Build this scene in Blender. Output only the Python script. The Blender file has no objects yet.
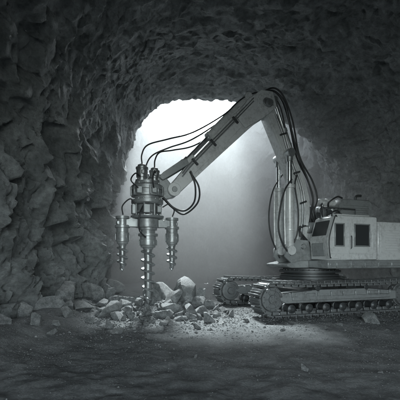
import bpy, bmesh, math, random
import numpy as np
from mathutils import Vector, Matrix, noise
random.seed(7)
scene=bpy.context.scene
col=scene.collection
scene.view_settings.view_transform='Standard'
scene.view_settings.look='None'
scene.view_settings.exposure=0

# ------------------------------------------------------------ materials
def new_mat(name):
    m=bpy.data.materials.new(name); m.use_nodes=True
    nt=m.node_tree
    return m,nt,nt.nodes['Principled BSDF']
def ramp(nt,fac,c0,c1,p0=0.3,p1=0.7):
    r=nt.nodes.new('ShaderNodeValToRGB')
    r.color_ramp.elements[0].position=p0; r.color_ramp.elements[0].color=(*c0,1)
    r.color_ramp.elements[1].position=p1; r.color_ramp.elements[1].color=(*c1,1)
    nt.links.new(fac,r.inputs[0]); return r
def noise_node(nt,vec,scale,detail=6,rough=.6):
    n=nt.nodes.new('ShaderNodeTexNoise'); n.inputs['Scale'].default_value=scale
    n.inputs['Detail'].default_value=detail; n.inputs['Roughness'].default_value=rough
    nt.links.new(vec,n.inputs['Vector']); return n
def mix(nt,a,b,fac,mode='MIX'):
    m=nt.nodes.new('ShaderNodeMix'); m.data_type='RGBA'; m.blend_type=mode
    if isinstance(fac,float): m.inputs[0].default_value=fac
    else: nt.links.new(fac,m.inputs[0])
    nt.links.new(a,m.inputs[6]); nt.links.new(b,m.inputs[7]); return m.outputs[2]
def rock_mat(name,dark,light,space='Position',s=1.0,bump=1.0,rough=.75,fine=7):
    m,nt,b=new_mat(name)
    if space=='Position':
        g=nt.nodes.new('ShaderNodeNewGeometry'); vec=g.outputs['Position']
    else:
        g=nt.nodes.new('ShaderNodeTexCoord'); vec=g.outputs['Object']
    n1=noise_node(nt,vec,.9*s,4,.65); n2=noise_node(nt,vec,fine*s,8,.76)
    r1=ramp(nt,n1.outputs['Fac'],dark,light,.35,.68)
    r2=ramp(nt,n2.outputs['Fac'],(.42,.42,.42),(1.25,1.25,1.25),.3,.7)
    c=mix(nt,r1.outputs[0],r2.outputs[0],1.0,'MULTIPLY')
    nt.links.new(c,b.inputs['Base Color'])
    b.inputs['Roughness'].default_value=rough
    q=nt.nodes.new('ShaderNodeBump'); q.inputs['Strength'].default_value=min(1,.95*bump); q.inputs['Distance'].default_value=.14*7/fine/s
    nt.links.new(n2.outputs['Fac'],q.inputs['Height'])
    nt.links.new(q.outputs[0],b.inputs['Normal'])
    return m
M_wall=rock_mat('cave_rock',(.19,.208,.212),(.37,.392,.396),rough=.5)
M_rock=rock_mat('loose_rock',(.14,.152,.156),(.37,.388,.392),'Object',2.2,.8,.55)
M_dirt=rock_mat('dirt_floor',(.09,.099,.102),(.22,.234,.238),'Position',2.2,1.0,.8,13)
M_grav=rock_mat('gravel_stone',(.12,.13,.133),(.28,.293,.297),'Position',2.6,.5)
def paint_mat(name,c,metal=.0,rough=.45,dirt=.5,dc=(.09,.09,.088)):
    m,nt,b=new_mat(name)
    g=nt.nodes.new('ShaderNodeTexCoord'); vec=g.outputs['Object']
    n1=noise_node(nt,vec,1.7,6,.72); n2=noise_node(nt,vec,11,5,.7)
    base=nt.nodes.new('ShaderNodeRGB'); base.outputs[0].default_value=(*c,1)
    d=nt.nodes.new('ShaderNodeRGB'); d.outputs[0].default_value=(*dc,1)
    mul=nt.nodes.new('ShaderNodeMath'); mul.operation='MULTIPLY'
    nt.links.new(n1.outputs['Fac'],mul.inputs[0]); nt.links.new(n2.outputs['Fac'],mul.inputs[1])
    r=ramp(nt,mul.outputs[0],(0,0,0),(dirt,dirt,dirt),.22,.42)
    c2=mix(nt,base.outputs[0],d.outputs[0],r.outputs[0])
    nt.links.new(c2,b.inputs['Base Color'])
    b.inputs['Metallic'].default_value=metal
    rr=nt.nodes.new('ShaderNodeMapRange'); rr.inputs['To Min'].default_value=rough-.1; rr.inputs['To Max'].default_value=rough+.3
    nt.links.new(n1.outputs['Fac'],rr.inputs['Value']); nt.links.new(rr.outputs[0],b.inputs['Roughness'])
    return m
M_paint=paint_mat('grey_paint',(.53,.55,.553),.1,.26,.65,(.15,.15,.15))
M_paint2=paint_mat('mid_grey_paint',(.27,.288,.292),.35,.26,.65,(.08,.08,.08))
M_dark=paint_mat('dark_steel',(.06,.066,.069),.5,.38,.5,(.1,.1,.1))
M_steel=paint_mat('worn_steel',(.36,.378,.382),.75,.24,.7,(.1,.1,.1))
M_track=paint_mat('track_steel',(.17,.182,.186),.4,.34,.8,(.07,.07,.07))
M_chrome=paint_mat('rod_chrome',(.65,.67,.68),1,.2,.15)
M_rubber=paint_mat('hose_rubber',(.02,.022,.024),0,.38,.3)
M_glass,nt,b=new_mat('dark_glass')
b.inputs['Base Color'].default_value=(.03,.033,.035,1); b.inputs['Roughness'].default_value=.2

# ------------------------------------------------------------ mesh builder
class B:
    def __init__(s): s.bm=bmesh.new()
    def box(s,c,size,rot=None,bev=.02):
        r=bmesh.ops.create_cube(s.bm,size=1)
        vs=r['verts']
        mt=Matrix.Translation(c)@(rot.to_4x4() if rot else Matrix.Identity(4))@Matrix.Diagonal((*size,1))
        bmesh.ops.transform(s.bm,matrix=mt,verts=vs)
        if bev: s._bev(vs,min(bev,min(size)*.3))
        return s
    def _bev(s,vs,w):
        es=list({e for v in vs for e in v.link_edges})
        bmesh.ops.bevel(s.bm,geom=es,offset=w,segments=1,affect='EDGES',profile=.5)
    def prism(s,pts,y0,y1,bev=.02):
        a=[s.bm.verts.new((p[0],y0,p[1])) for p in pts]; b=[s.bm.verts.new((p[0],y1,p[1])) for p in pts]
        n=len(pts)
        s.bm.faces.new(a); s.bm.faces.new(b[::-1])
        for i in range(n): s.bm.faces.new((a[i],b[i],b[(i+1)%n],a[(i+1)%n]))
        if bev: s._bev(a+b,bev)
        return s
    def lathe(s,p0,p1,prof,seg=28):
        p0=Vector(p0); ax=(Vector(p1)-p0).normalized()
        u=ax.orthogonal().normalized(); w=ax.cross(u)
        rings=[]
        for t,r in prof:
            rings.append([s.bm.verts.new(p0+ax*t+(u*math.cos(2*math.pi*i/seg)+w*math.sin(2*math.pi*i/seg))*r) for i in range(seg)])
        for a,b in zip(rings,rings[1:]):
            for i in range(seg): s.bm.faces.new((a[i],a[(i+1)%seg],b[(i+1)%seg],b[i]))
        s.bm.faces.new(rings[0][::-1]); s.bm.faces.new(rings[-1]); return s
    def cyl(s,p0,p1,r,seg=24,ch=.012):
        L=(Vector(p1)-Vector(p0)).length; ch=min(ch,r*.3,L*.3)
        return s.lathe(p0,p1,[(0,r-ch),(ch,r),(L-ch,r),(L,r-ch)],seg)
    def tube(s,pts,r,seg=10,sub=8):
        P=[Vector(p) for p in pts]; P=[P[0]*2-P[1]]+P+[P[-1]*2-P[-2]]
        path=[]
        for i in range(1,len(P)-2):
            for k in range(sub):
                t=k/sub
                path.append(.5*((2*P[i])+(P[i+1]-P[i-1])*t+(2*P[i-1]-5*P[i]+4*P[i+1]-P[i+2])*t*t+(-P[i-1]+3*P[i]-3*P[i+1]+P[i+2])*t**3))
        path.append(P[-2])
        rings=[]; u=None
        for i,p in enumerate(path):
            tg=(path[min(i+1,len(path)-1)]-path[max(i-1,0)]).normalized()
            if u is None: u=tg.orthogonal().normalized()
            u=(u-tg*u.dot(tg)).normalized(); w=tg.cross(u)
            rings.append([s.bm.verts.new(p+(u*math.cos(2*math.pi*k/seg)+w*math.sin(2*math.pi*k/seg))*r) for k in range(seg)])
        for a,b in zip(rings,rings[1:]):
            for i in range(seg): s.bm.faces.new((a[i],a[(i+1)%seg],b[(i+1)%seg],b[i]))
        s.bm.faces.new(rings[0][::-1]); s.bm.faces.new(rings[-1]); return s
    def bolts(s,c,axis,R,n,r=.022,h=.03):
        c=Vector(c); ax=Vector(axis).normalized(); u=ax.orthogonal().normalized(); w=ax.cross(u)
        for i in range(n):
            a=2*math.pi*i/n; p=c+(u*math.cos(a)+w*math.sin(a))*R
            s.cyl(p,p+ax*h,r,6,.004)
        return s
    def obj(s,name,mat,parent=None,label=None,smooth=True,ang=38):
        bmesh.ops.recalc_face_normals(s.bm,faces=s.bm.faces)
        me=bpy.data.meshes.new(name); s.bm.to_mesh(me); s.bm.free()
        me.materials.append(mat)
        if smooth:
            me.polygons.foreach_set('use_smooth',[True]*len(me.polygons)); me.set_sharp_from_angle(angle=math.radians(ang))
        o=bpy.data.objects.new(name,me); col.objects.link(o)
        if parent: o.parent=parent
        if label: o['label']=label
        return o
def top(o,label,cat,group=None):
    o['label']=label; o['category']=cat
    if group: o['group']=group

# ------------------------------------------------------------ floor height
def gz(x,y):
    v=Vector((x,y,0))
    z=.05*noise.noise(v*.45)+.045*noise.noise(v*1.3+Vector((7,1,3)))+.025*noise.noise(v*3.7)+.012*noise.noise(v*9)+.010*noise.noise(v*21)
    z+=.38*math.exp(-(((x+1.35)/1.2)**2+((y-11.1)/.9)**2))
    z+=.35*math.exp(-(((x+4.1)/.8)**2))*(1 if y<17 else .4)
    return z
xs=np.concatenate([np.linspace(-12,-5,25),np.linspace(-4.95,9,440),np.linspace(9.1,14,18)])
ys=np.concatenate([np.linspace(-14,3,40),np.linspace(3.03,15,420),np.linspace(15.1,28,90)])
def grid_mesh(name,V,nu,nv,mat,skip=None):
    F=[]
    for j in range(nv-1):
        for i in range(nu-1):
            a=j*nu+i; f=(a,a+1,a+1+nu,a+nu)
            if skip is not None and any(skip[k] for k in f): continue
            F.append(f)
    me=bpy.data.meshes.new(name); me.from_pydata(V,[],F); me.materials.append(mat)
    me.polygons.foreach_set('use_smooth',[True]*len(me.polygons))
    o=bpy.data.objects.new(name,me); col.objects.link(o); return o
V=[(float(x),float(y),gz(x,y)) for y in ys for x in xs]
g=grid_mesh('ground',V,len(xs),len(ys),M_dirt); g['kind']='structure'; g['label']='rough grey dirt floor of the tunnel'

# ------------------------------------------------------------ cave shell
K=[(-8,-4.6,7.6,6.8),(4,-4.6,8.8,8.2),(9,-4.5,9.0,9.0),(13,-4.4,8.6,9.3),(16,-4.4,7.4,9.1),(18.2,-5.6,7.2,11.8),(20.5,-6.4,7.2,13.4),(30,-6.4,7.2,13.4)]
def prof(y):
    for a,b in zip(K,K[1:]):
        if y<=b[0]:
            t=max(0,(y-a[0])/(b[0]-a[0])); t=t*t*(3-2*t)
            return [a[i]+(b[i]-a[i])*t for i in (1,2,3)]
def facet(p,sc,seed,k=26):
    q=p*sc+Vector((seed,seed*1.7,seed*.3))
    d,pts=noise.voronoi(q)
    tot=0;ws=0
    for i in range(3):
        w=math.exp(-k*(d[i]-d[0]))
        if w<.02: break
        f=pts[i]; c=noise.cell_vector(f*3.1+Vector((.5,.5,.5))); dv=q-f
        tot+=w*((c.x-.5)*.55+(dv.x*(c.y-.5)+dv.y*(c.z-.5)+dv.z*(c.x-.5))*2.3); ws+=w
    return tot/ws
NU=580; YS=list(np.linspace(-8,5,42))+list(np.linspace(5.05,18,300))+list(np.linspace(18.1,20.5,26))
cap=[20.5+4.5*math.sin(a) for a in np.linspace(.02,math.pi/2,120)]
YS+=cap
def sm(t): t=max(0,min(1,t)); return t*t*(3-2*t)
V=[];skip=[]
for y in YS:
    f=1.0
    if y>20.5: f=math.sqrt(max(0,1-((y-20.5)/4.5)**2))
    L,R,h=prof(y)
    cx=-.6 if y>15 else -.6+ (15-max(y,3))/12*1.8
    for i in range(NU):
        th=math.pi*i/(NU-1)
        c=math.cos(th); s=math.sin(th)
        hw=(R-cx) if c>0 else (cx-L)
        p=.76
        x=cx+f*hw*math.copysign(abs(c)**p,c); z=-.6+f*(h+.6)*abs(s)**.76
        P=Vector((x,y,z))
        C=Vector((cx,min(y,20.5),h*.35))
        nrm=(C-P); nrm.y*=.6; nrm.normalize()
        def ev(X,Z):
            return ((X+.95)/2.95)**2+(min(0,Z-10.9)/.85)**2+.30*noise.noise(Vector((X,Z,0))*.9)+.14*noise.noise(Vector((X,Z,4))*2.6)
        e0=ev(x,z) if (y>17.9 and z>8) else 9
        near=sm((e0-.9)/1.6)
        big=noise.noise(P*.28+Vector((3,9,1)))*.5*near
        left=sm((-1.4-x)/2.6)*(.25+.75*sm((6.6-z)/3.0))*sm((9.5-z)/3)
        back=sm((y-18)/3)
        W=P+Vector((noise.noise(P*.9),noise.noise(P*.9+Vector((5,5,5))),noise.noise(P*.8+Vector((2,8,5)))))*.22
        W=Vector((W.x,W.y*.9+W.z*.35,W.z*.6-W.y*.2))
        d=big+facet(W,.62,3,40)*(.08+.62*left+.5*back)*near
        d+=facet(W,1.4,11,40)*(.10+.34*left+.28*back)*near
        d+=facet(P,3.6,23,30)*(.08+.05*left)*(.3+.7*near)+noise.fractal(P*2.4,.8,2.1,6)*.055*(.25+.75*near)
        ch=noise.noise(Vector((P.x*1.1,P.y*4.5,P.z*1.1)))
        d+=ch*.05*(1-left)*near
        Q=P+nrm*d
        V.append(tuple(Q))
        hidden_gap=17.9<y<20.9 and z>1.66+.50*y+.4*noise.noise(P*.8) and abs(x)<5.3  # unseen ceiling gap behind the arch lip, added to light the chamber
        skip.append(e0<1 or hidden_gap)
cave=grid_mesh('cave_wall',V,NU,len(YS),M_wall,skip); cave['kind']='structure'
cave['label']='rough hewn rock tunnel vault with a ragged daylight opening'
cave.data.set_sharp_from_angle(angle=math.radians(28))

# ------------------------------------------------------------ rocks
def rock_mesh(i,sub=4,K=11,flat=.72):
    rnd=random.Random(300+i)
    pl=[]
    for k in range(K):
        n=Vector((rnd.gauss(0,1),rnd.gauss(0,1),rnd.gauss(0,1))).normalized(); pl.append((n,rnd.uniform(.42,.85)))
    bm=bmesh.new(); bmesh.ops.create_icosphere(bm,subdivisions=sub,radius=1)
    sc=Vector((rnd.uniform(.85,1.35),rnd.uniform(.65,1.0),rnd.uniform(flat-.2,flat+.15)))
    for v in bm.verts:
        d=v.co.normalized(); r=1.5
        for n,o in pl:
            q=d.dot(n)
            if q>.05: r=min(r,o/q)
        r*=1+.02*noise.fractal(d*3+Vector((i*5,0,0)),.8,2,5)
        c=d*r; v.co=Vector((c.x*sc.x,c.y*sc.y,c.z*sc.z))
    me=bpy.data.meshes.new('rock'); bm.to_mesh(me); bm.free(); me.materials.append(M_rock)
    me.polygons.foreach_set('use_smooth',[True]*len(me.polygons)); me.set_sharp_from_angle(angle=math.radians(16))
    return me
RM=[rock_mesh(i) for i in range(24)]
def rock(x,y,s,label=None,name='rock'):
    o=bpy.data.objects.new(name,random.choice(RM)); col.objects.link(o)
    o.location=(x,y,gz(x,y)+s*.25); o.scale=(s,s,s)
    o.rotation_euler=(random.uniform(-.9,.9),random.uniform(-.9,.9),random.uniform(0,6.28))
    top(o,label or 'angular grey rock lying on the dirt floor','rock','broken rocks on the tunnel floor')
    return o
pile='angular grey rock in the rubble heap under the drill'
big=[(-.55,11.4,.62,'large pale slab of rock leaning on the rubble heap'),(-1.15,11.9,.55,pile),(-.15,11.0,.38,pile),(-2.3,10.7,.36,pile),(-2.6,11.3,.42,pile),
     (-1.85,9.6,.2,pile),(-2.7,10.2,.32,pile),(-3.1,11.6,.4,pile),(-.7,10.4,.33,pile),(-2.2,11.9,.45,pile),(-1.05,9.85,.22,pile),(-1.95,11.6,.4,pile),(.2,11.4,.3,pile),(-.3,10.2,.24,pile),(-2.25,9.7,.22,pile),(-1.4,11.3,.34,pile),(-.05,11.8,.38,pile),(-2.1,10.1,.24,pile),(-.95,10.9,.38,pile),(-.4,10.7,.25,pile),(-1.9,10.8,.26,pile),(-.8,11.9,.5,pile)]
for x,y,s,l in big: rock(x,y,s,label=l)
for (x,y,s) in [(-4.3,8.4,.34),(-4.1,7.2,.26),(-4.3,9.4,.42),(-3.9,12.4,.5),(-3.7,13.6,.45),(-4.1,10.7,.55),(-3.5,9.2,.22),(-3.4,8.2,.14),(-3.9,6.2,.22),(-3.4,12.9,.32),(-3.7,15.0,.45),(-3.5,10.3,.3),(-3.6,7.7,.18),(-3.1,7.3,.1),(-3.65,9.7,.24)]:
    rock(x,y,s,label='dark fallen boulder at the foot of the tunnel wall',name='boulder')
rock(4.55,9.45,.28,label='dark rounded boulder beside the crawler track',name='boulder')
for i in range(230):
    a=random.gauss(0,1); b=random.gauss(0,1)
    s=random.choice([.035,.045,.06,.075,.09,.11,.14,.18])*random.uniform(.8,1.25)
    x=-1.2+a*1.05; y=10.5+b*.9
    if x<-3.9 or y>14 or x>1.5: continue
    if abs(x+1.5)<.3 and y<10.9: s=min(s,.09)
    rock(x,y,s,label=pile if abs(a)<1.2 and abs(b)<1.2 else None)
for i in range(50):
    x=random.uniform(-3.6,6); y=random.uniform(5.0,16); s=random.uniform(.025,.07)
    if 1<x<7.6 and 9.2<y<15.5: continue
    rock(x,y,s)
for x,y,s in [(-1.05,7.35,.1),(-.15,9.4,.11),(.3,9.7,.09),(.62,9.3,.07),(3.0,8.5,.08),(3.6,9.0,.1),(1.9,8.0,.06),(-1.9,7.9,.13),(-2.2,8.5,.17)]:
    rock(x,y,s)
V=[];F=[]
for i in range(26000):
    if i<7000: x=random.gauss(-1.0,1.6); y=random.gauss(10.4,1.4)
    else: x=random.uniform(-4,7.5); y=4+12*random.random()**.8
    s=random.uniform(.006,.022)*(1.5 if i<7000 else min(1.1,y/9))
    if random.random()<.04: s*=1.9
    z=gz(x,y); k=len(V)
    R=Matrix.Rotation(random.uniform(0,6.28),3,'Z')
    for v in ((1,0,0),(-.9,.1,.05),(.1,.8,0),(-.1,-.9,.1),(.2,.1,.6),(0,0,-.6)):
        q=R@Vector([c*s*random.uniform(.7,1.2) for c in v]); V.append((x+q.x,y+q.y,z+q.z+s*.15))
    for f in ((0,2,4),(2,1,4),(1,3,4),(3,0,4),(2,0,5),(1,2,5),(3,1,5),(0,3,5)): F.append(tuple(k+j for j in f))
me=bpy.data.meshes.new('gravel'); me.from_pydata(V,[],F); me.materials.append(M_grav)
o=bpy.data.objects.new('gravel',me); col.objects.link(o); o['kind']='stuff'; o['label']='loose gravel and chips on the tunnel floor'; o['category']='gravel'

# ------------------------------------------------------------ drilling machine
E=bpy.data.objects.new('drilling_machine',None); col.objects.link(E)
E.location=(3.85,12.35,.03); E.rotation_euler=(0,0,math.radians(198))
top(E,'pale grey tracked excavator with triple auger drill head on raised arm','drilling machine')

def belt_path(u,Lh=2.42,r=.44,zc=.5):
    st=2*Lh; ar=math.pi*r; tot=2*st+2*ar; u=(u%1)*tot
    if u<st: return (-Lh+u, zc-r, 0.0, -1.0)
    u-=st
    if u<ar: a=-math.pi/2+u/r; return (Lh+r*math.cos(a),zc+r*math.sin(a),math.cos(a),math.sin(a))
    u-=ar
    if u<st:
        t=u/st; return (Lh-u, zc+r-.05*math.sin(math.pi*t)*(1+.3*math.sin(3*math.pi*t)),0.0,1.0)
    u-=st; a=math.pi/2+u/r; return (-Lh+r*math.cos(a),zc+r*math.sin(a),math.cos(a),math.sin(a))
for side in (1,-1):
    yc=1.52*side; N=50
    b=B()
    for i in range(N):
        x,z,nx,nz=belt_path(i/N)
        n=Vector((nx,0,nz)); t=Vector((nz,0,-nx))
        rot=Matrix((t,Vector((0,1,0)),n)).transposed()
        if rot.determinant()<0: rot=Matrix((-t,Vector((0,1,0)),n)).transposed()
        c=Vector((x,yc,z))
        b.box(c+n*.03,(.225,.66,.045),rot,.008)
        b.box(c+n*.078+t*.08,(.032,.64,.07),rot,.006)
        b.box(c+n*.062-t*.01,(.018,.64,.035),rot,.005)
        for k in (-.15,.15): b.box(c-n*.03+Vector((0,k,0)),(.2,.06,.10),rot,.012)
        for k in (-.26,.26): b.box(c+n*.06+Vector((0,k,0))-t*.06,(.03,.03,.02),rot,.004)
    tr=b.obj('crawler_track',M_track,E)
    b=B()
    b.prism([(-2.1,.36),(2.0,.36),(2.25,.5),(2.0,.66),(.9,.74),(-.9,.74),(-2.1,.66)],yc-.19,yc+.19,.025)
    b.box((0,yc+side*.215,.5),(3.6,.06,.12),None,.015)
    for k in range(9): b.box((-1.8+k*.45,yc+side*.225,.62),(.05,.05,.15),None,.01)
    b.box((1.35,yc+side*.21,.6),(.7,.05,.1)); b.box((-1.2,yc+side*.21,.62),(.5,.05,.12))
    b.obj('track_frame',M_paint2,tr)
    for xx,nm in ((2.42,'idler_wheel'),(-2.42,'drive_sprocket')):
        b=B(); b.lathe((xx,yc-.2,.5),(xx,yc+.2,.5),[(0,.2),(.02,.33),(.1,.35),(.11,.38),(.29,.38),(.3,.35),(.38,.33),(.385,.26),(.36,.25),(.365,.12)],32)
        b.cyl((xx,yc-.24,.5),(xx,yc+.24,.5),.13); b.bolts((xx,yc+side*.2,.5),(0,side,0),.295,12,.018)
        b.bolts((xx,yc+side*.24,.5),(0,side,0),.09,6,.016)
        for k in range(6):
            a=k*math.pi/3; b.box((xx+.19*math.cos(a),yc+side*.175,.5+.19*math.sin(a)),(.14,.04,.04),Matrix.Rotation(-a,3,'Y'),.01)
        if nm=='drive_sprocket':
            for k in range(18):
                a=k*math.pi/9; b.box((xx+.385*math.cos(a),yc,.5+.385*math.sin(a)),(.05,.09,.05),None,.01)
        b.obj(nm,M_track,tr)
    for k in range(7):
        xx=-1.8+k*.6
        b=B(); b.lathe((xx,yc-.24,.2),(xx,yc+.24,.2),[(0,.05),(.03,.07),(.05,.13),(.12,.13),(.13,.11),(.35,.11),(.36,.13),(.43,.13),(.45,.07),(.48,.05)],20)
        b.obj('track_roller',M_dark,tr)
    for xx in (-.9,.9):
        b=B(); b.cyl((xx,yc-.2,.78),(xx,yc+.2,.78),.085); b.obj('carrier_roller',M_dark,tr)
b=B()
b.box((0,0,.78),(2.0,1.9,.42),None,.05)
for sx in (1,-1):
    b.prism([(sx*.45,.55),(sx*1.3,.5),(sx*1.3,.72),(sx*.45,.98)],-1.34,1.34,.02)
b.cyl((0,0,.95),(0,0,1.08),1.02,48)
b.obj('undercarriage',M_dark,E)
b=B()
b.lathe((0,0,1.08),(0,0,2),[(0,.86),(.01,.98),(.07,.98),(.08,.86),(.12,.86),(.13,1.04),(.2,1.04),(.21,.9),(.27,.9)],56)
b.bolts((0,0,1.285),(0,0,1),.97,36,.02,.03)
b.obj('slewing_ring',M_dark,E)
b=B()
b.prism([(1.15,1.42),(1.15,1.5),(.6,1.62),(-3.2,1.62),(-3.2,1.36),(1.0,1.36)],-1.0,.42,.02)
b.prism([(.32,1.36),(.32,1.62),(-3.2,1.62),(-3.2,1.36)],.425,1.42,.02)
b.box((-1.4,1.43,1.49),(3.3,.03,.10))
for k in range(6): b.box((-.0-k*.55,1.44,1.49),(.04,.05,.2),None,.008)
for y in (-.36,.36):
    b.prism([(.95,1.5),(1.22,1.75),(1.1,2.25),(.85,2.35),(.62,2.3),(.3,2.3),(.1,1.6)],y-.04,y+.04,.012)
deck=b.obj('deck',M_paint2,E)
b=B()
b.prism([(-.15,1.622),(-.15,2.62),(-.38,2.92),(-3.15,2.92),(-3.35,2.6),(-3.35,1.622)],-1.25,.40,.035)
body=b.obj('body',M_paint,E)
b=B()
b.prism([(.24,1.624),(.30,2.3),(.08,3.0),(-.05,3.06),(-1.62,3.06),(-1.66,3.0),(-1.66,1.624)],.44,1.38,.035)
b.box((-.8,.91,3.085),(1.3,.7,.05),None,.02)
b.box((-.75,1.385,1.85),(1.5,.02,.05),None,.006)
b.box((-.48,1.39,2.33),(.035,.03,1.25),None,.01)
b.box((-1.45,1.39,2.33),(.035,.03,1.25),None,.01)
b.box((.05,1.385,1.75),(.28,.03,.16),None,.01)
for k in range(4): b.box((-1.0+k*.09,1.39,1.74),(.04,.03,.12),None,.008)
cab=b.obj('cab',M_paint,E)
def window(s0,s1,z0,z1,y,par):
    b=B(); b.box(((s0+s1)/2,y+.006,(z0+z1)/2),(s1-s0,.02,z1-z0),None,.006)
    w=b.obj('window',M_glass,par)
    b=B()
    t=.04
    for (c,sz) in ((((s0+s1)/2,y+.012,z1+t/2),(s1-s0+2*t,.055,t)),(((s0+s1)/2,y+.012,z0-t/2),(s1-s0+2*t,.055,t)),((s0-t/2,y+.012,(z0+z1)/2),(t,.054,z1-z0)),((s1+t/2,y+.012,(z0+z1)/2),(t,.054,z1-z0))):
        b.box(c,sz,None,.01)
    b.obj('window_frame',M_paint2,w)
window(-.29,.01,2.1,2.76,1.38,cab); window(-1.30,-.75,2.1,2.76,1.38,cab)
d=Vector((.08-.30,0,.7)).normalized(); ang=math.atan2(d.x,d.z)
rot=Matrix.Rotation(ang,3,'Y')
b=B(); b.box(Vector((.19,.91,2.65))+Vector((.012,0,.004)),(.03,.7,.5),rot,.006); b.obj('windshield',M_glass,cab)
b=B(); b.box((.30,.91,1.97),(.03,.6,.42),Matrix.Rotation(.09,3,'Y'),.01); b.obj('front_panel',M_paint2,cab)
b=B(); b.tube([(-.55,1.44,2.0),(-.55,1.47,2.05),(-.55,1.47,2.35),(-.55,1.44,2.4)],.013,8,4); b.obj('door_handle',M_dark,cab)
b=B(); b.tube([(.2,1.42,1.7),(.3,1.5,1.75),(.33,1.5,2.3),(.12,1.5,2.98),(-.02,1.42,3.0)],.016,8,6); b.obj('handrail',M_dark,cab)
for y in (.6,1.2):
    b=B(); b.lathe((.0,y,3.16),(.1,y,3.15),[(0,.04),(.03,.075),(.11,.085),(.12,.07)],18); b.box((.0,y,3.08),(.04,.04,.1),None,.006); b.obj('work_lamp',M_dark,cab)
b=B(); b.prism([(-1.70,1.624),(-1.70,2.9),(-3.1,2.9),(-3.3,2.6),(-3.3,1.624)],.42,1.36,.03)
for k in range(9): b.box((-2.5,1.365,1.95+k*.085),(.95,.03,.03),None,.006)
b.box((-1.82,1.365,2.2),(.03,.02,1.0),None,.006)
b.obj('engine_cover',M_paint,E)
b=B()
b.prism([(-1.0,2.925),(-1.0,3.60),(-1.15,3.80),(-2.35,3.80),(-2.45,3.66),(-2.45,2.925)],-.75,.35,.03)
for k in range(7): b.box((-1.72,.36,3.10+k*.08),(1.1,.03,.028),None,.006)
b.box((-1.7,-.2,3.825),(.8,.6,.05),None,.015)
eng=b.obj('engine_housing',M_paint2,E)
b=B(); b.lathe((-.28,-.1,3.27),(-.99,-.1,3.27),[(0,.16),(.03,.22),(.12,.24),(.14,.28),(.2,.28),(.22,.25),(.45,.25),(.46,.28),(.5,.28),(.52,.25),(.66,.25),(.68,.2),(.7,.1)],30)
b.bolts((-.285,-.1,3.27),(1,0,0),.1,6,.02); b.box((-.6,-.1,2.98),(.5,.34,.1)); b.obj('pump_motor',M_steel,eng)
b=B(); b.lathe((-.3,.1,3.66),(-.98,.1,3.66),[(0,.08),(.03,.13),(.3,.13),(.31,.15),(.36,.15),(.37,.12),(.66,.12)],24); b.box((-.6,.1,3.52),(.3,.1,.1),None,.01); b.obj('pump_motor',M_paint,eng)
b=B(); b.cyl((-.45,-.55,2.925),(-.45,-.55,3.5),.12); b.lathe((-.45,-.55,3.5),(-.45,-.55,4),[(0,.05),(.05,.05),(.06,.15),(.1,.15),(.14,.06)]); b.obj('air_filter',M_dark,eng)
b=B(); b.lathe((-.35,.25,3.0),(-.35,.25,4),[(0,.1),(.05,.13),(.4,.13),(.45,.1),(.5,.05),(.56,.05)]); b.obj('oil_tank',M_steel,eng)
b=B(); b.lathe((-.72,.28,3.0),(-.72,.28,4),[(0,.1),(.05,.14),(.45,.14),(.5,.1),(.52,.04)]); b.obj('oil_tank',M_paint2,eng)
b=B(); b.box((-.12,-.75,2.9),(.3,.4,.7),None,.02)
for k in range(4): b.cyl((.04,-.9+k*.1,2.7),(.14,-.9+k*.1,2.7),.03,10)
b.obj('valve_block',M_dark,E)
b=B(); b.box((.05,.1,2.75),(.3,.34,.36),None,.02)
for k in range(3): b.cyl((.2,0+k*.1,2.8),(.3,0+k*.1,2.8),.028,10)
b.obj('valve_block',M_steel,E)
b=B(); b.tube([(-2.0,.0,3.7),(-2.0,.0,3.85),(-2.0,.0,3.95),(-2.1,.0,4.01),(-2.25,.0,4.02)],.05,14,6); b.obj('exhaust_pipe',M_dark,eng)
for pp,rr in (([(-.7,.15,3.45),(-.6,.3,3.65),(-.9,.35,3.85),(-1.2,.25,3.84)],.03),([(-.5,.1,3.4),(-.3,.3,3.6),(-.2,.42,3.35),(-.3,.42,2.98)],.028),([(-1.1,.38,3.2),(-.8,.45,3.35),(-.5,.42,3.2),(-.3,.42,3.0)],.025)):
    b=B(); b.tube(pp,rr); b.obj('hose',M_rubber,eng)
for k in range(4):
    b=B(); b.tube([(.3,0+k*.08,2.8),(.48,.0+k*.08,2.95-k*.05),(.55,.28,2.6-k*.06),(.2,.32,2.2-k*.08),(.0,.3,1.9)],.024); b.obj('hose',M_rubber,E)
b=B()
for p in ((-.2,.5),( -.9,.5),(-1.55,.5)): b.cyl((p[0],p[1],3.06),(p[0],p[1],3.42),.014,8)
b.tube([(-.2,.5,3.42),(-.9,.5,3.43),(-1.55,.5,3.42)],.016,8,4); b.obj('handrail',M_dark,E)

# --- boom
def strip(cl,ws):
    L=[];R=[]
    for i,(p,w) in enumerate(zip(cl,ws)):
        a=Vector(cl[max(i-1,0)]); c=Vector(cl[min(i+1,len(cl)-1)]); t=(c-a).normalized(); n=Vector((-t.y,t.x))
        L.append((p[0]+n.x*w/2,p[1]+n.y*w/2)); R.append((p[0]-n.x*w/2,p[1]-n.y*w/2))
    return L+R[::-1]
b=B()
cl=[(.52,2.0),(.42,2.6),(.32,3.2),(.34,3.7),(.52,4.25),(.93,5.15),(1.35,6.0),(1.72,6.7)]
ws=[.34,.40,.46,.50,.48,.44,.42,.40]
b.prism(strip(cl,ws),-.2,.2,.03)
for y in (-.215,.215):
    b.prism(strip(cl[2:8],[.2,.28,.3,.26,.24,.3]),y-.012,y+.012,.006)
    b.cyl((.52,y-.06,2.08),(.52,y+.06,2.08),.2); b.cyl((1.0,y-.09,5.2),(1.0,y+.09,5.2),.17)
    for q in ((.93,5.15),(1.35,6.0),(.40,3.45)): b.bolts((q[0],y+math.copysign(.012,y),q[1]),(0,y,0),.09,4,.014,.014)
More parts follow.
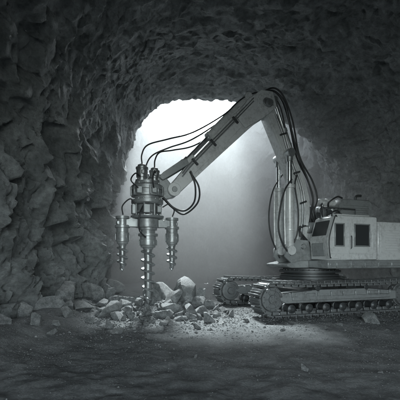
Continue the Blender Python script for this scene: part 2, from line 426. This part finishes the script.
b.prism([(.20,3.1),(.34,2.4),(.40,2.0),(.18,2.1),(.06,2.7)],-.12,.12,.015)
boom=b.obj('boom',M_paint,E)
for c,hw,r in (((.52,2.08),.46,.09),((1.78,6.78),.42,.13),((1.02,5.2),.46,.08)):
    b=B(); b.cyl((c[0],-hw,c[1]),(c[0],hw,c[1]),r); b.bolts((c[0],hw,c[1]),(0,1,0),r*.6,6,.012,.015); b.obj('pivot_pin',M_steel,boom)
def ram(p0,p1,frac,r,par,name='hydraulic_cylinder',mat=None):
    p0=Vector(p0);p1=Vector(p1);L=(p1-p0).length;a=(p1-p0)/L
    b=B(); b.lathe(p0,p1,[(0,r*.6),(.03,r*.95),(.05,r),(L*frac-.14,r),(L*frac-.13,r*1.18),(L*frac-.01,r*1.18),(L*frac,r*.8)],24)
    b.cyl(p0-Vector((0,r*1.1,0)),p0+Vector((0,r*1.1,0)),r*1.05)
    b.tube([p0+a*.2+Vector((r*1.1,0,0)),p0+a*(L*frac*.5)+Vector((r*1.25,0,0)),p0+a*(L*frac-.1)+Vector((r*1.1,0,0))],r*.2,8,3)
    for k in (.3,.6): b.lathe(p0+a*L*frac*k,p1,[(0,r),(.005,r*1.1),(.05,r*1.1),(.055,r)],24)
    b.obj(name,mat or M_paint2,par)
    b=B(); b.cyl(p0+a*(L*frac-.02),p1,r*.55,20); b.obj('piston_rod',M_chrome,par)
    b=B(); b.cyl(p1-Vector((0,r*1.05,0)),p1+Vector((0,r*1.05,0)),r*.95); b.cyl(p1-a*r*1.9,p1,r*.75); b.obj('rod_eye',M_steel,par)
ram((1.0,.33,1.95),(1.02,.35,5.2),.68,.15,boom,mat=M_paint); ram((1.0,-.33,1.95),(1.02,-.35,5.2),.68,.15,boom,mat=M_paint)
ram((.50,.0,4.75),(1.40,.0,7.08),.6,.10,boom)
for y,q in ((-.14,0),(.0,.1),(.16,-.06),(.08,.2)):
    b=B(); b.tube([(1.9,y,7.22),(1.45,y,7.32+q*.6),(1.08,y*1.2,6.98+q),(.84-q*.5,y*1.3,6.2+q),(.55-q*.5,y*1.3,5.2),(.14-q,y*1.3,4.4),(-.06-q,y*1.3,3.8),(-.05-q*.5,y*1.3,3.4),(-.2,y,2.95)],.03); b.obj('hose',M_rubber,boom)
b=B(); b.tube([(1.02,.5,4.3),(1.3,.5,3.9),(1.48,.5,3.2),(1.5,.48,2.6),(1.3,.45,2.1),(1.0,.42,1.8)],.03); b.obj('hose',M_rubber,boom)
b=B(); b.tube([(.85,-.3,4.7),(1.25,-.3,4.1),(1.42,-.3,3.3),(1.35,-.3,2.5),(1.0,-.3,1.7)],.026); b.obj('hose',M_rubber,boom)
b=B(); b.tube([(.7,.3,4.5),(.85,.42,4.1),(.78,.5,3.3),(.8,.5,2.6),(.9,.44,2.2)],.024); b.obj('hose',M_rubber,boom)
for q in (0,.09):
    b=B(); b.tube([(1.5-q*.9,.25,6.5),(1.25-q,.27,5.9),(1.08-q,.27,5.4),(.82-q,.27,4.75),(.55-q,.27,4.1),(.45-q,.27,3.4),(.5-q,.27,2.7),(.6-q,.28,2.2)],.022)
    b.obj('hydraulic_pipe',M_steel,boom)
for q in ((1.2,5.85),(.68,4.6),(.42,3.6),(.5,2.75)):
    b=B(); b.box((q[0],.27,q[1]),(.26,.07,.06),Matrix.Rotation(.35,3,'Y'),.012); b.obj('pipe_clamp',M_dark,boom)

# --- arm
b=B()
acl=[(1.52,6.98),(1.82,6.88),(2.25,6.56),(2.75,6.05),(3.6,5.18),(4.4,4.35),(4.98,3.72)]
aw=[.36,.60,.72,.64,.54,.45,.36]
b.prism(strip(acl,aw),-.22,.22,.03)
for y in (-.245,.245):
    b.prism(strip(acl[0:4],[.5,.78,.76,.45]),y-.03,y+.03,.012)
    b.cyl((1.84,y-.05,6.82),(1.84,y+.05,6.82),.33,36); b.bolts((1.84,y+math.copysign(.05,y),6.82),(0,y,0),.26,12,.02,.02)
    b.prism(strip(acl[3:6],[.24,.26,.22]),y-.035 if y>0 else y+.011,y-.011 if y>0 else y+.035,.006)
    b.cyl((4.95,y-.06,3.76),(4.95,y+.06,3.76),.2)
for q in ((2.75,6.42),(4.35,4.72)):
    b.box((q[0],0,q[1]),(.3,.34,.3),Matrix.Rotation(.8,3,'Y'),.03)
arm=b.obj('arm',M_paint,E)
ram((2.4,.0,7.0),(4.62,.0,4.62),.62,.135,arm,mat=M_paint)
for dz in (0,-.1):
    b=B(); b.tube([(2.3,.27,6.9+dz),(2.9,.28,6.25+dz),(3.7,.28,5.4+dz),(4.4,.28,4.65+dz),(4.7,.28,4.27+dz)],.02); b.obj('hydraulic_pipe',M_steel,arm)
for q in ((2.95,6.1),(3.7,5.3),(4.3,4.65)):
    b=B(); b.box((q[0],.28,q[1]),(.07,.06,.26),Matrix.Rotation(.8,3,'Y'),.012); b.obj('pipe_clamp',M_dark,arm)
H=[[(5.89,.05,4.5),(5.90,.08,4.78),(5.72,.1,5.08),(5.1,.1,5.32),(4.3,.1,5.62),(3.3,.1,6.28),(2.7,.1,6.85),(2.2,.1,7.15),(1.9,.1,7.2)],
   [(5.52,.08,4.42),(5.50,.08,4.66),(5.34,.0,4.92),(4.9,-.1,5.06),(4.2,-.1,5.28),(3.35,-.1,5.88),(2.75,-.1,6.6),(2.2,-.12,7.08),(1.9,-.12,7.2)],
   [(5.72,-.22,4.3),(5.7,-.25,4.6),(5.5,-.25,4.9),(5.0,-.2,5.16),(4.3,-.15,5.46),(3.4,-.15,6.1),(2.7,-.15,6.74),(2.2,-.15,7.1)]]
for h in H:
    b=B(); b.tube(h,.022); b.obj('hose',M_rubber,arm)
for y,k in ((.3,0),(.22,.14)):
    b=B(); b.tube([(4.45,y,4.35),(4.3-k,y,3.9),(4.35-k,y+.05,3.4),(4.65,y+.08,3.12-k*.7),(5.0,y+.05,3.2),(5.3,y,3.5)],.028); b.obj('hose',M_rubber,arm)
for c,hw,r in (((1.84,6.82),.34,.14),((4.95,3.76),.34,.085)):
    b=B(); b.cyl((c[0],-hw,c[1]),(c[0],hw,c[1]),r); b.bolts((c[0],hw,c[1]),(0,1,0),r*.6,6,.012,.015); b.obj('pivot_pin',M_steel,arm)
b=B()
for y in (-.27,.27):
    b.prism([(4.55,4.72),(4.72,4.68),(5.3,4.25),(5.42,4.1),(5.3,4.02),(4.5,4.55)],y-.025,y+.025,.01)
b.cyl((4.62,-.3,4.62),(4.62,.3,4.62),.07); b.cyl((5.32,-.3,4.13),(5.32,.3,4.13),.07)
b.obj('linkage',M_paint2,arm)

# --- drill head
DX=5.72
b=B()
b.prism([(4.86,3.58),(5.1,3.5),(5.45,3.42),(5.5,4.1),(5.38,4.22),(5.2,4.15),(5.0,3.92)],-.17,.17,.02)
b.lathe((DX,0,2.86),(DX,0,5),[(0,.34),(.02,.46),(.07,.50),(.09,.50),(.1,.30),(.18,.30),(.19,.36),(.24,.36),(.25,.31),(.42,.31),(.43,.44),(.47,.48),(.56,.48),(.58,.40),(.66,.40),(.67,.48),(.75,.48),(.76,.45),(.86,.45),(.87,.48),(.98,.48),(1.02,.44),(1.04,.37),(1.12,.37),(1.13,.2)],40)
b.bolts((DX,0,2.95),(0,0,1),.44,14,.022,.03); b.bolts((DX,0,3.42),(0,0,1),.44,16,.022,.03); b.bolts((DX,0,3.88),(0,0,1),.41,12,.024,.04)
for k in range(12):
    a=k*math.pi/6; b.box((DX+.49*math.cos(a),.49*math.sin(a),3.68),(.05,.05,.28),Matrix.Rotation(a,3,'Z'),.012)
for k in range(8):
    a=(k+.5)*math.pi/4; b.cyl((DX+.39*math.cos(a),.39*math.sin(a),2.94),(DX+.39*math.cos(a),.39*math.sin(a),3.3),.038,10)
b.box((DX+.1,.46,3.12),(.2,.16,.26),None,.02); b.box((DX-.28,.38,3.12),(.14,.14,.2),None,.02)
b.box((DX+.44,.2,3.12),(.12,.2,.3),None,.02); b.box((DX+.3,.40,3.66),(.16,.12,.2),None,.015); b.box((DX-.12,.49,3.66),(.14,.1,.16),None,.015)
head=b.obj('drill_head',M_paint2,E)
for (x,y,z0,z1,r) in ((DX+.17,.05,3.97,4.5,.17),(DX-.2,.08,3.97,4.42,.145),(DX,-.22,3.97,4.3,.12)):
    h=z1-z0
    b=B(); b.lathe((x,y,z0),(x,y,z1),[(0,r*1.15),(.05,r*1.15),(.06,r*.85),(.12,r*.85),(.13,r),(h-.16,r),(h-.15,r*1.1),(h-.1,r*1.1),(h-.09,r*.8),(h-.03,r*.75),(h,r*.4)],26)
    b.bolts((x,y,z0+.05),(0,0,1),r,8,.014,.02); b.box((x,y+r,z0+h*.5),(.09,.08,.12),None,.015)
    b.obj('drill_motor',M_steel,head)
b=B()
for sg in (1,-1):
    b.prism([(DX+sg*.2,2.60),(DX+sg*.2,2.86),(DX+sg*.55,2.84),(DX+sg*.92,2.78),(DX+sg*.92,2.68),(DX+sg*.6,2.62)],-.12,.12,.02)
    b.prism([(DX+sg*.3,2.84),(DX+sg*.3,2.93),(DX+sg*.42,2.93),(DX+sg*.62,2.83)],-.03,.03,.008)
b.cyl((DX,0,2.6),(DX,0,2.858),.34,36)
b.obj('cross_beam',M_paint2,head)
def auger(x,y,ztop,zh,zbot,rh,rb,par,pitch=.26):
    b=B(); H=ztop-zh
    b.lathe((x,y,zh),(x,y,ztop),[(0,rh*.55),(.05,rh*.6),(.06,rh*.8),(.12,rh*.85),(.13,rh),(H*.45,rh),(H*.45+.01,rh*.88),(H*.6,rh*.88),(H*.6+.01,rh*1.1),(H*.6+.08,rh*1.1),(H*.6+.09,rh*.8),(H-.08,rh*.8),(H-.07,rh),(H,rh)],26)
    b.bolts((x,y,zh+H*.6+.08),(0,0,1),rh*.95,8,.014,.02)
    for k in range(6):
        a=k*math.pi/3; b.box((x+rh*math.cos(a),y+rh*math.sin(a),zh+H*.3),(.03,.04,H*.22),Matrix.Rotation(a,3,'Z'),.008)
    b.obj('auger_motor',M_paint2,par)
    b=B(); L=zh-zbot
    b.lathe((x,y,zh+.01),(x,y,zbot),[(0,rb*.62),(.1,rb*.55),(L*.7,rb*.5),(L*.93,rb*.3),(L,.01)],16)
    n=int(L/pitch*26); prev=None
    for i in range(n+1):
        t=i/n; z=zh-.06-(L-.1)*t; a=2*math.pi*(L-.1)*t/pitch
        R=rb*(1 if t<.6 else 1-.65*(t-.6)/.4)
        c,s=math.cos(a),math.sin(a); w=.055
        ring=[b.bm.verts.new((x+c*q,y+s*q,z+dz)) for q,dz in ((rb*.2,w),(R*.94,w*.5),(R,0),(R*.94,-w*.5),(rb*.2,-w))]
        if prev:
            for k in range(5): b.bm.faces.new((prev[k],prev[(k+1)%5],ring[(k+1)%5],ring[k]))
        prev=ring
    return b.obj('auger_bit',M_steel,par)
auger(DX-.02,0,2.6,1.95,.28,.27,.22,head,.27)
auger(DX+.74,0,2.92,2.05,1.30,.2,.17,head,.2)
auger(DX-.76,0,2.92,2.05,1.30,.2,.17,head,.2)
for pp in ([(DX+.74,.14,2.95),(DX+.76,.2,3.2),(DX+.55,.3,3.4),(DX+.4,.3,3.25)],[(DX-.74,.14,2.95),(DX-.78,.2,3.15),(DX-.6,.3,3.3),(DX-.4,.3,3.2)],[(DX+.1,.25,2.3),(DX+.3,.4,2.5),(DX+.3,.48,2.95),(DX+.2,.4,3.2)],
           [(DX+.34,.47,3.7),(DX+.55,.5,3.9),(DX+.4,.3,4.15),(DX+.25,.2,4.1)],[(DX-.1,.52,3.7),(DX-.05,.62,3.95),(DX-.15,.4,4.25),(DX-.2,.22,4.2)]):
    b=B(); b.tube(pp,.02); b.obj('hose',M_rubber,head)

# ------------------------------------------------------------ mist
bm=bmesh.new(); bmesh.ops.create_cube(bm,size=1)
me=bpy.data.meshes.new('mist'); bm.to_mesh(me); bm.free()
m=bpy.data.materials.new('mist'); m.use_nodes=True; nt=m.node_tree; nt.nodes.clear()
out=nt.nodes.new('ShaderNodeOutputMaterial'); vs=nt.nodes.new('ShaderNodeVolumeScatter')
vs.inputs['Color'].default_value=(.97,.99,1,1); vs.inputs['Density'].default_value=.10; vs.inputs['Anisotropy'].default_value=.0
nt.links.new(vs.outputs[0],out.inputs['Volume']); me.materials.append(m)
o=bpy.data.objects.new('mist',me); col.objects.link(o); o.location=(0,19.2,5.2); o.scale=(17,11.2,11.4); o['kind']='structure'; o['label']='pale dust haze filling the far chamber'

# ------------------------------------------------------------ light, world
EL=math.radians(47)
az=math.radians(3)
sd=Vector((-math.sin(az)*math.cos(EL),math.cos(az)*math.cos(EL),math.sin(EL)))
sl=bpy.data.lights.new('sun','SUN'); sl.energy=24; sl.angle=math.radians(9); sl.color=(.86,.97,1)
so=bpy.data.objects.new('sun',sl); col.objects.link(so); so.rotation_euler=sd.to_track_quat('Z','Y').to_euler(); so.location=sd*40
w=bpy.data.worlds.new('World'); scene.world=w; w.use_nodes=True; nt=w.node_tree
bg=nt.nodes['Background']; sk=nt.nodes.new('ShaderNodeTexSky'); sk.sky_type='NISHITA'; sk.sun_disc=False
sk.sun_elevation=EL; sk.sun_rotation=-az; sk.dust_density=1
hs=nt.nodes.new('ShaderNodeHueSaturation'); hs.inputs['Saturation'].default_value=.22
tint=nt.nodes.new('ShaderNodeMix'); tint.data_type='RGBA'; tint.blend_type='MULTIPLY'; tint.inputs[0].default_value=1; tint.inputs[7].default_value=(.94,1,.99,1)
nt.links.new(sk.outputs[0],hs.inputs['Color']); nt.links.new(hs.outputs[0],tint.inputs[6]); nt.links.new(tint.outputs[2],bg.inputs['Color']); bg.inputs['Strength'].default_value=2.2

# ------------------------------------------------------------ camera
cd=bpy.data.cameras.new('camera'); cam=bpy.data.objects.new('camera',cd); col.objects.link(cam)
cam.location=(0,0,1.66); cam.rotation_euler=(math.pi/2,0,0)
cd.lens=31.5; cd.sensor_width=36; cd.shift_y=.15; cd.clip_end=500; cd.clip_start=.05
scene.camera=cam
